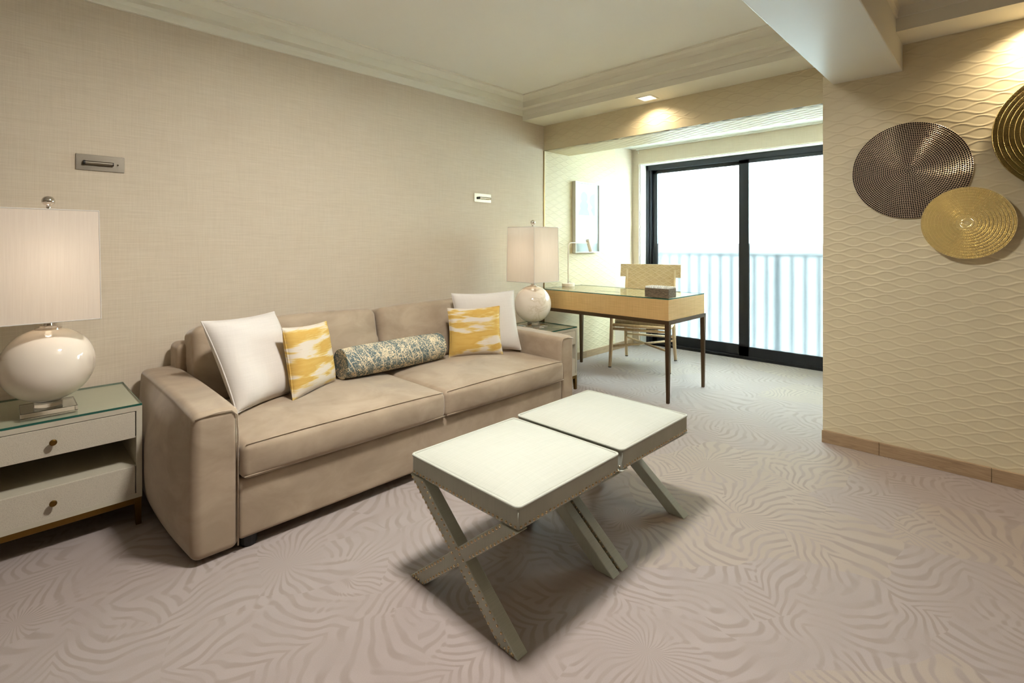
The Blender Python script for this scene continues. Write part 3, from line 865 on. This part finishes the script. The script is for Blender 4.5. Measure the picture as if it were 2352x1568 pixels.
def table_lamp(x, y, z, label):
    l = thing('table_lamp', (x, y, z), label, 'lamp')
    b = bx('base_plate', 'acrylic', l, x - .085, x + .085, y - .085, y + .085, z + .0005, z + .024, bevel=.002)
    MB().lathe([(.045, z + .0245), (.045, z + .046)], 28, (x, y, 0)).build('neck_disc', 'acrylic', l, True, 40)
    zc = z + .046 + .146
    prof = []
    for i in range(1, 24):
        a = -math.pi / 2 + math.pi * i / 24
        prof.append((.151 * abs(math.cos(a)) ** .94, zc + .150 * math.sin(a)))
    prof = [p for p in prof if zc - .1465 < p[1] < zc + .1465]
    MB().lathe(prof, 48, (x, y, 0)).build('body', 'ceramic', l, True, 60)
    zt = prof[-1][1]
    MB().lathe([(.030, zt - .002), (.042, zt), (.043, zt + .004), (.030, zt + .006), (.028, zt + .010), (.016, zt + .013), (.014, zt + .030)], 32, (x, y, 0)).build('cap', 'chrome', l, True, 40)
    z0, z1 = z + .378, z + .818
    sb, stp = .152, .1455
    sh = MB(); thk = .0015
    cor = ((-1, -1), (1, -1), (1, 1), (-1, 1))
    for k in range(4):
        a, c = cor[k], cor[(k + 1) % 4]
        N_ = 6
        for i in range(N_):
            s0, s1 = i / N_, (i + 1) / N_
            q0 = (a[0] + (c[0] - a[0]) * s0, a[1] + (c[1] - a[1]) * s0); q1 = (a[0] + (c[0] - a[0]) * s1, a[1] + (c[1] - a[1]) * s1)
            sh.add([(x + q0[0] * sb, y + q0[1] * sb, z0), (x + q1[0] * sb, y + q1[1] * sb, z0), (x + q1[0] * stp, y + q1[1] * stp, z1), (x + q0[0] * stp, y + q0[1] * stp, z1)], [(0, 1, 2, 3)])
    so = sh.build('shade', 'shade', l)
    for zz, ss in ((z0, sb), (z1, stp)):
        MB().tube([(x + a * ss, y + c * ss, zz) for a, c in cor], .0022, 6, True).build('rim', 'offwhite', so)
    for a, c in cor:
        MB().tube([(x + a * sb, y + c * sb, z0), (x + a * stp, y + c * stp, z1)], .0016, 6).build('corner_wire', 'offwhite', so)
    hp = MB().tube([(x, y, zt + .02), (x, y, zt + .05)], .004, 8)
    for sg in (-1, 1):
        hp.tube([(x, y, zt + .05), (x + sg * .05, y, zt + .09), (x + sg * .055, y, z1 - .09), (x, y, z1 - .006)], .002, 6)
    hp.build('harp', 'chrome', l, True)
    MB().lathe([(.012, zt + .05), (.014, zt + .09), (.026, zt + .13), (.030, zt + .155), (.022, zt + .18), (.006, zt + .19)], 16, (x, y, 0)).build('bulb', 'bulb', l, True)
    sp = MB()
    for a, c in cor: sp.tube([(x, y, z1 - .004), (x + a * stp, y + c * stp, z1 - .004)], .0015, 5)
    sp.build('spider', 'chrome', l)
    fp = [(.006, z1 - .006), (.008, z1 + .006), (.005, z1 + .010), (.0085, z1 + .016), (.006, z1 + .020)]
    for i in range(11):
        a = -math.pi / 2 + .35 + (math.pi - .36) * i / 10
        fp.append((.0215 * math.cos(a), z1 + .040 + .0215 * math.sin(a)))
    MB().lathe(fp, 24, (x, y, 0)).build('finial', 'chrome', l, True)
    pl = bpy.data.lights.new('lamp_source', 'POINT'); pl.energy = 0.36; pl.color = (1.0, 0.88, 0.74); pl.shadow_soft_size = .035
    po = bpy.data.objects.new('lamp_source', pl); C.objects.link(po); po.location = (x, y, z + .62); attach(po, l)
    return l
table_lamp(.141, 2.80, .5168, 'round white ceramic lamp with square shade on the nightstand farthest from the desk')
table_lamp(3.062, 2.765, .5168, 'round white ceramic lamp with square shade on the nightstand by the desk')
tag(MB().tube([(2.96, 2.83, .5205), (2.93, 2.84, .5205), (2.88, 2.80, .5205), (2.84, 2.83, .5205), (2.82, 2.9, .5205), (2.84, 2.98, .5205), (2.88, 3.0, .5205)], .003, 6).build('lamp_cord', 'cord', None, True),
    'thin gold lamp cord lying on the nightstand by the desk', 'cord')

# ------------------------------------------------------------------ reading lights on the sofa wall
def reading_light(x0, x1, z0, z1, mat, label, flip):
    r_ = thing('reading_light', ((x0 + x1) / 2, WY, (z0 + z1) / 2), label, 'wall light')
    bx('plate', mat, r_, x0, x1, WY - .006, WY - .0005, z0, z1, bevel=.0012)
    zc = (z0 + z1) / 2 - .002
    a, b = (x0 + .034, x1 - .048)
    if flip: a, b = x0 + .048, x1 - .02
    MB().tube([(a, WY - .016, zc), (b, WY - .016, zc)], .0095, 16).build('barrel', mat, r_, True, 40)
    MB().tube([(a - .007, WY - .016, zc), (a, WY - .016, zc)], .0105, 16).build('end_cap', 'plastic_black', r_, True, 40)
    MB().tube([(b, WY - .016, zc), (b + .004, WY - .016, zc)], .0085, 16).build('end_cap', 'plastic_black', r_, True, 40)
    xs = x1 - .027 if not flip else x0 + .02
    if not flip: MB().tube([(xs, WY - .006, zc), (xs, WY - .012, zc)], .0035, 10).build('switch_pin', 'chrome', r_, True, 40)
reading_light(.255, .441, 1.556, 1.632, 'nickel', 'brushed nickel reading light plate on the linen wall above the open-shelf nightstand', False)
reading_light(2.777, 2.969, 1.552, 1.626, 'chrome', 'polished chrome reading light plate on the linen wall near the desk bay', True)

# ------------------------------------------------------------------ desk
X0, X1, Y0, Y1 = 3.505, 4.155, 1.795, 3.09
dk = thing('writing_desk', ((X0 + X1) / 2, (Y0 + Y1) / 2, 0), 'honey oak writing desk on a slim bronze frame in the window bay', 'desk')
i_ = .008
bx('top_box', 'desk_wood', dk, X0 + i_, X1 - .014, Y0 + i_, Y1 - i_, .6205, .779, bevel=.0015)
g = MB().box(X0 + i_ + .001, X1 - .015, Y0 + i_ + .001, Y1 - i_ - .001, .7795, .7868).build('glass_top', 'sheet_glass', dk)
e = MB()
xa, xb, ya, yb = X0 + i_, X1 - .014, Y0 + i_, Y1 - i_
for a in ((xa, xb, ya, ya + .0015), (xa, xb, yb - .0015, yb), (xa, xa + .0015, ya, yb), (xb - .0015, xb, ya, yb)): e.box(*a, .7794, .7868)
e.build('glass_rim', 'glass_edge', g)
MB().box(3.70, 3.712, 2.35, 2.56, .7868, .7875).box(3.64, 3.70, 2.555, 2.56, .7868, .7875).build('cable_slot', 'glass_edge', dk)
fr = MB()
fw, fz0, fz1 = .026, .592, .620
fr.box(X0, X1, Y0, Y0 + fw, fz0, fz1).box(X0, X1, Y1 - fw, Y1, fz0, fz1).box(X0, X0 + fw, Y0 + fw, Y1 - fw, fz0, fz1).box(X1 - fw, X1, Y0 + fw, Y1 - fw, fz0, fz1)
f_ = fr.build('metal_frame', 'bronze', dk)
for cx, dx in ((X0, 1), (X1, -1)):
    for cy, dy in ((Y0, 1), (Y1, -1)):
        a, b = .022, .036
        lo = [(cx + dx * .006, cy + dy * .006, 0), (cx + dx * (.006 + a), cy + dy * .006, 0), (cx + dx * (.006 + a), cy + dy * (.006 + a), 0), (cx + dx * .006, cy + dy * (.006 + a), 0)]
        hi = [(cx, cy, fz0), (cx + dx * b, cy, fz0), (cx + dx * b, cy + dy * b, fz0), (cx, cy + dy * b, fz0)]
        if dx * dy < 0: lo.reverse(); hi.reverse()
        lg = MB().hexa(lo, hi).build('leg', 'bronze', dk)
        md = lg.modifiers.new('bevel', 'BEVEL'); md.width = .002; md.segments = 2
DT = .7870

# basket box on the desk
bk = thing('woven_basket', (3.61, 1.93, DT), 'dark woven reed box with a white scalloped rim on the desk glass', 'basket')
x0, x1, y0, y1, bz0, bz1 = 3.552, 3.672, 1.825, 2.02, DT + .0008, DT + .078
bx('lining', 'reed', bk, x0 + .004, x1 - .004, y0 + .004, y1 - .004, bz0, bz1 - .012)
rows = 7; rh = (bz1 - .008 - bz0) / rows
wv = MB()
for r_ in range(rows):
    zc = bz0 + rh * (r_ + .5)
    for (ax, fix, a, b, sg) in (('y', x0, y0, y1, -1), ('y', x1, y0, y1, 1), ('x', y0, x0, x1, -1), ('x', y1, x0, x1, 1)):
        n = max(3, round((b - a) / .017)); st_ = (b - a) / n
        for k in range(n + (r_ % 2)):
            c0 = a + st_ * (k - .5 * (r_ % 2)); c1 = c0 + st_ * .94
            c0, c1 = max(a, c0), min(b, c1)
            if c1 - c0 < .002: continue
            zz0, zz1 = zc - rh * .45, zc + rh * .45
            if ax == 'y':
                p, q = (fix - .003, fix + .004) if sg < 0 else (fix - .004, fix + .003)
                wv.box(p, q, c0, c1, zz0, zz1)
            else:
                p, q = (fix - .003, fix + .004) if sg < 0 else (fix - .004, fix + .003)
                wv.box(c0, c1, p, q, zz0, zz1)
tag(wv.build('weave', 'reed', bk), None, None, None, 'stuff')
rim = MB()
n = 12
for k in range(n):
    yy = y0 + (y1 - y0) * (k + .5) / n
    rim.rbox(.008, .0055, .008, .004, 2, 2, None, (x0 + .005, yy, bz1 - .002)).rbox(.008, .0055, .008, .004, 2, 2, None, (x1 - .005, yy, bz1 - .002))
for k in range(7):
    xx = x0 + (x1 - x0) * (k + .5) / 7
    rim.rbox(.0055, .008, .008, .004, 2, 2, None, (xx, y0 + .005, bz1 - .002)).rbox(.0055, .008, .008, .004, 2, 2, None, (xx, y1 - .005, bz1 - .002))
tag(rim.build('scalloped_rim', 'tissue', bk, True), None, None, None, 'stuff')

# reading lamp on the desk
lx, ly = 3.90, 3.055
tl_ = thing('desk_lamp', (lx, ly, DT), 'slim white reading lamp with a cylinder head on the desk by the wall', 'lamp')
MB().lathe([(.061, DT + .0003), (.062, DT + .003), (.062, DT + .026), (.059, DT + .029)], 36, (lx, ly, 0)).build('base', 'lamp_white', tl_, True, 40)
pts = [(lx, ly, DT + .029), (lx, ly, 1.165)]
for k in range(1, 7):
    a = R(90 * k / 6); pts.append((lx + .045 * (1 - math.cos(a)), ly, 1.165 + .045 * math.sin(a)))
pts.append((lx + .325, ly, 1.21))
MB().tube(pts, .0055, 10).build('stem', 'lamp_white', tl_, True)
MB().tube([(lx + .318, ly, 1.243), (lx + .375, ly, 1.125)], .019, 20).build('head', 'lamp_white', tl_, True, 40)

# ------------------------------------------------------------------ desk chair
CA = R(18); cc = Vector((4.515, 2.571, 0))
ff = Vector((-math.cos(CA), -math.sin(CA), 0)); sw = Vector((math.sin(CA), -math.cos(CA), 0))
def cl(fw_, sd_, z): return cc + ff * fw_ + sw * sd_ + Vector((0, 0, z))
ch = thing('desk_chair', tuple(cc), 'pale ash armchair with woven raffia back pushed in at the desk', 'chair')
for sd in (-1, 1):
    MB().tube([cl(.275, sd * .28, 0.008), cl(.262, sd * .272, .2), cl(.255, sd * .266, .43), cl(.25, sd * .268, .66)], [.015, .018, .019, .016], 10).build('leg', 'ash', ch, True)
    MB().tube([cl(.275, sd * .28, 0), cl(.275, sd * .28, .009)], .0155, 10).build('foot_cap', 'plastic_black', ch)
    MB().tube([cl(-.285, sd * .252, 0.008), cl(-.24, sd * .247, .2), cl(-.215, sd * .243, .42), cl(-.25, sd * .245, .70), cl(-.28, sd * .245, .93)], [.015, .018, .019, .017, .012], 10).build('leg', 'ash', ch, True)
    MB().tube([cl(-.285, sd * .252, 0), cl(-.285, sd * .252, .009)], .0155, 10).build('foot_cap', 'plastic_black', ch)
    MB().tube([cl(.26, sd * .268, .655), cl(.05, sd * .285, .668), cl(-.15, sd * .275, .675), cl(-.25, sd * .25, .68)], [.016, .019, .018, .014], 10).build('arm', 'ash', ch, True)
    MB().tube([cl(.255, sd * .268, .395), cl(-.22, sd * .245, .395)], .016, 10).build('seat_rail', 'ash', ch, True)
MB().tube([cl(.255, -.266, .412), cl(.255, .266, .412)], .016, 10).build('seat_rail', 'ash', ch, True)
MB().tube([cl(.255, -.266, .376), cl(.255, .266, .376)], .014, 10).build('seat_rail', 'ash', ch, True)
MB().tube([cl(-.22, -.245, .395), cl(-.22, .245, .395)], .015, 10).build('seat_rail', 'ash', ch, True)
MB().tube([cl(.262, -.272, .20), cl(-.24, .247, .215)], .011, 8).build('cross_stretcher', 'ash', ch, True)
MB().tube([cl(.262, .272, .20), cl(-.24, -.247, .215)], .011, 8).build('cross_stretcher', 'ash', ch, True)
MB().tube([cl(-.235, -.247, .25), cl(-.235, .247, .25)], .012, 8).build('back_stretcher', 'ash', ch, True)
sc_ = MB()
def fnseat(x, y, z):
    u, v = x / .225, y / .245
    return (x, y, z + (.02 * (1 - u * u) * (1 - v * v) if z > 0 else 0))
tmp = MB().rbox(.225, .245, .03, .02, 8, 2, fnseat)
sc_.add([tuple(cl(.015 - p[0] * 1.0, p[1], .442 + p[2])) for p in tmp.v], [tuple(f) for f in tmp.f])
sc_.build('seat_cushion', 'tweed', ch, True)
# T-shaped woven back, slightly reclined
def bk_pt(s, z, off=0.0):
    fw_ = -.215 - (z - .45) * .16 - .03 * (1 - (s / .33) ** 2) + off
    return cl(fw_, s, z)
def slab(m, s0, s1, z0, z1, th=.028, n=10):
    for i in range(n):
        a, b = s0 + (s1 - s0) * i / n, s0 + (s1 - s0) * (i + 1) / n
        lo = [bk_pt(a, z0, th / 2), bk_pt(b, z0, th / 2), bk_pt(b, z0, -th / 2), bk_pt(a, z0, -th / 2)]
        hi = [bk_pt(a, z1, th / 2), bk_pt(b, z1, th / 2), bk_pt(b, z1, -th / 2), bk_pt(a, z1, -th / 2)]
        m.hexa(lo, hi)
    return m
bm_ = MB(); slab(bm_, -.315, .305, .853, .985); slab(bm_, -.245, .235, .70, .8532)
bo_ = bm_.build('woven_back', 'raffia', ch)
lat = MB()
for side in (1, -1):
    for k in range(-14, 15):
        for sl in (-1, 1):
            pts = []
            for i in range(41):
                s = -.31 + .61 * i / 40
                z = .70 + .055 * k * 1.0 + sl * (s + .31) * .62 + .2
                lim = .985 if abs(s) < .5 else 0
                ok = (.853 < z < .983) or (.70 < z <= .853 and -.243 < s < .233)
                if ok: pts.append(bk_pt(s, z, side * .0145))
                else:
                    if len(pts) > 1: lat.tube(pts, .0018, 4)
                    pts = []
            if len(pts) > 1: lat.tube(pts, .0018, 4)
tag(lat.build('diamond_lattice', 'raffia_light', bo_), None, None, None, 'stuff')

# ------------------------------------------------------------------ framed print in the bay
px0, px1, pz0, pz1, pd = 4.11, 4.54, 1.108, 1.842, .042
pf = thing('framed_print', ((px0 + px1) / 2, WY, (pz0 + pz1) / 2), 'silver framed abstract print of stacked grey shapes in the desk bay', 'picture')
yf = WY - pd - .004
b = .012
m = MB()
m.box(px0, px0 + b, yf, WY - .004, pz0, pz1).box(px1 - b, px1, yf, WY - .004, pz0, pz1).box(px0 + b, px1 - b, yf, WY - .004, pz0, pz0 + b).box(px0 + b, px1 - b, yf, WY - .004, pz1 - b, pz1)
m.build('frame', 'frame_silver', pf)
pp = MB().box(px0 + b, px1 - b, yf + .02, yf + .024, pz0 + b, pz1 - b).build('paper', 'paper', pf)
ink = MB()
def blob(cx, zc, rx, rz, xmin=-9, xmax=9, n=28):
    v = [(min(xmax, max(xmin, cx + rx * math.cos(2 * math.pi * k / n))), yf + .0195, zc + rz * math.sin(2 * math.pi * k / n)) for k in range(n)]
    ink.add(v, [tuple(range(n))])
ox = px0
ink.box(ox + .145, ox + .195, yf + .0193, yf + .0197, 1.70, 1.745)
for zc, rx, rz in ((1.685, .062, .055), (1.60, .072, .055)): blob(ox + .17, zc, rx, rz)
v = [(ox + .075, yf + .0194, 1.50)]
for k in range(13):
    a = math.pi * (1 - k / 12); v.append((ox + .17 + .095 * math.cos(a), yf + .0194, 1.50 + .085 * math.sin(a)))
ink.add(v, [tuple(range(len(v)))])
xr = ox + .365
for zc, rx, rz in ((1.66, .10, .075),): blob(xr, zc, rx, rz, xmax=xr)
v = [(xr, yf + .0196, 1.735), (xr, yf + .0196, 1.50), (xr - .03, yf + .0196, 1.50), (xr - .075, yf + .0196, 1.56), (xr - .03, yf + .0196, 1.61), (xr - .02, yf + .0196, 1.70)]
ink.add(v, [tuple(range(len(v)))])
ink.build('printed_shapes', 'ink', pp)
MB().box(px0 + b, px1 - b, yf + .008, yf + .011, pz0 + b, pz1 - b).build('glazing', 'pane', pf)

# ------------------------------------------------------------------ woven metal discs
def bead_disc(yc, zc, r, label):
    xw = DX - .012
    t_ = thing('wall_disc', (xw, yc, zc), label, 'wall art', None)
    m = MB(); rings = 27; dr = r / (rings + .3)
    def pt(rad, a, h): # slightly dished disc, facing -x
        return (xw - .012 - h + .010 * (rad / r) ** 2, yc + rad * math.cos(a), zc + rad * math.sin(a))
    for k in range(rings):
        r0, r1 = dr * (k + .3), dr * (k + 1.3)
        n = max(6, round(2 * math.pi * (r0 + r1) / 2 / (dr * 1.02)))
        for j in range(n):
            a0 = 2 * math.pi * (j + .37 * k) / n; a1 = a0 + 2 * math.pi / n
            rm, am = (r0 + r1) / 2, (a0 + a1) / 2
            out = [pt(r0, a0, 0), pt(r0, am, 0), pt(r0, a1, 0), pt(rm, a1, 0), pt(r1, a1, 0), pt(r1, am, 0), pt(r1, a0, 0), pt(rm, a0, 0)]
            hr, ha = (r1 - r0) / 2 * .95, (a1 - a0) / 2 * .95
            hol = []
            for q in (225, 270, 315, 0, 45, 90, 135, 180):
                c_, s_ = math.cos(R(q)), math.sin(R(q))
                hol.append((rm + hr * s_, am + ha * c_))
            mid = [pt(p, q, .0016) for p, q in hol]
            low = [pt(rm + (p - rm) * .82, am + (q - am) * .82, -.004) for p, q in hol]
            f1 = [(i, (i + 1) % 8, 8 + (i + 1) % 8, 8 + i) for i in range(8)]
            m.add(out + mid, f1, 0)
            m.add(mid + low, [(i, (i + 1) % 8, 8 + (i + 1) % 8, 8 + i) for i in range(8)] + [tuple(8 + i for i in range(8))], 1)
    # back plate and rim
    n = 96
    rimv = [pt(r, 2 * math.pi * k / n, 0) for k in range(n)] + [pt(r * .985, 2 * math.pi * k / n, -.010) for k in range(n)]
    m.add(rimv, [(k, (k + 1) % n, n + (k + 1) % n, n + k) for k in range(n)] + [tuple(n + k for k in range(n))], 1)
    m.build('mesh_face', ['disc_steel', 'disc_dark'], t_)
    MB().tube([(xw - .004, yc, zc), (DX, yc, zc)], .012, 10).build('wall_mount', 'disc_dark', t_)
    return t_
def ring_disc(yc, zc, r, nring, mats, label, stand):
    xw = DX - stand
    t_ = thing('wall_disc', (xw, yc, zc), label, 'wall art', None)
    dr = r / nring
    for k in range(nring):
        m = MB(); r0, r1 = dr * k, dr * (k + 1)
        n = max(20, int(2 * math.pi * max(r1 - dr * .3, dr * .5) / .0042))
        N = 2 * n
        prof = [(0.0, .0), (.16, .0028), (.5, .0042), (.80, .0030), (.86, .0046), (.95, .0046), (1.0, .0)]
        vs = []
        for s, h in prof:
            for j in range(N):
                a = math.pi * j / n
                rib = (.0019 if j % 2 == 0 else -.0019) if .1 < s < .84 else (.0008 if j % 2 == 0 else -.0004) if .84 < s < .97 else 0
                rad = r0 + (r1 - r0) * s
                vs.append((xw - h - rib * min(1, (rad / r) * 4) + .006 * (rad / r) ** 2, yc + rad * math.cos(a), zc + rad * math.sin(a)))
        for i in range(len(prof) - 1):
            mi = 0 if i in (4,) else None
            fs0, fs1 = [], []
            for j in range(N):
                q = (i * N + j, i * N + (j + 1) % N, (i + 1) * N + (j + 1) % N, (i + 1) * N + j)
                fs0.append(q)
            o = len(m.v)
            if i == 0: m.v += vs; base = o
            for q in fs0: m.f.append(tuple(base + w_ for w_ in q)); m.mi.append(0)
            for q in fs1: m.f.append(tuple(base + w_ for w_ in q)); m.mi.append(1)
        m.build('ring', mats, t_)
    n = 96
    m = MB()
    v = [(xw + .006, yc + r * math.cos(2 * math.pi * k / n), zc + r * math.sin(2 * math.pi * k / n)) for k in range(n)] + [(xw + .011, yc + r * .99 * math.cos(2 * math.pi * k / n), zc + r * .99 * math.sin(2 * math.pi * k / n)) for k in range(n)]
    m.add(v, [(k, (k + 1) % n, n + (k + 1) % n, n + k) for k in range(n)] + [tuple(n + k for k in range(n))]).build('back_plate', mats[1], t_)
    MB().tube([(xw + .008, yc, zc), (DX, yc, zc)], .012, 10).build('wall_mount', mats[1], t_)
    return t_
bead_disc(.378, 1.603, .262, 'dark woven wall disc with a dotted bead pattern, partly behind a gold disc')
ring_disc(.141, 1.307, .184, 13, ['disc_gold', 'disc_gold'], 'small bright gold coiled wire wall disc overlapping the dotted disc', .055)
ring_disc(-.245, 1.735, .295, 15, ['disc_olive', 'disc_olive'], 'large olive gold coiled wire wall disc above the small gold one', .045)
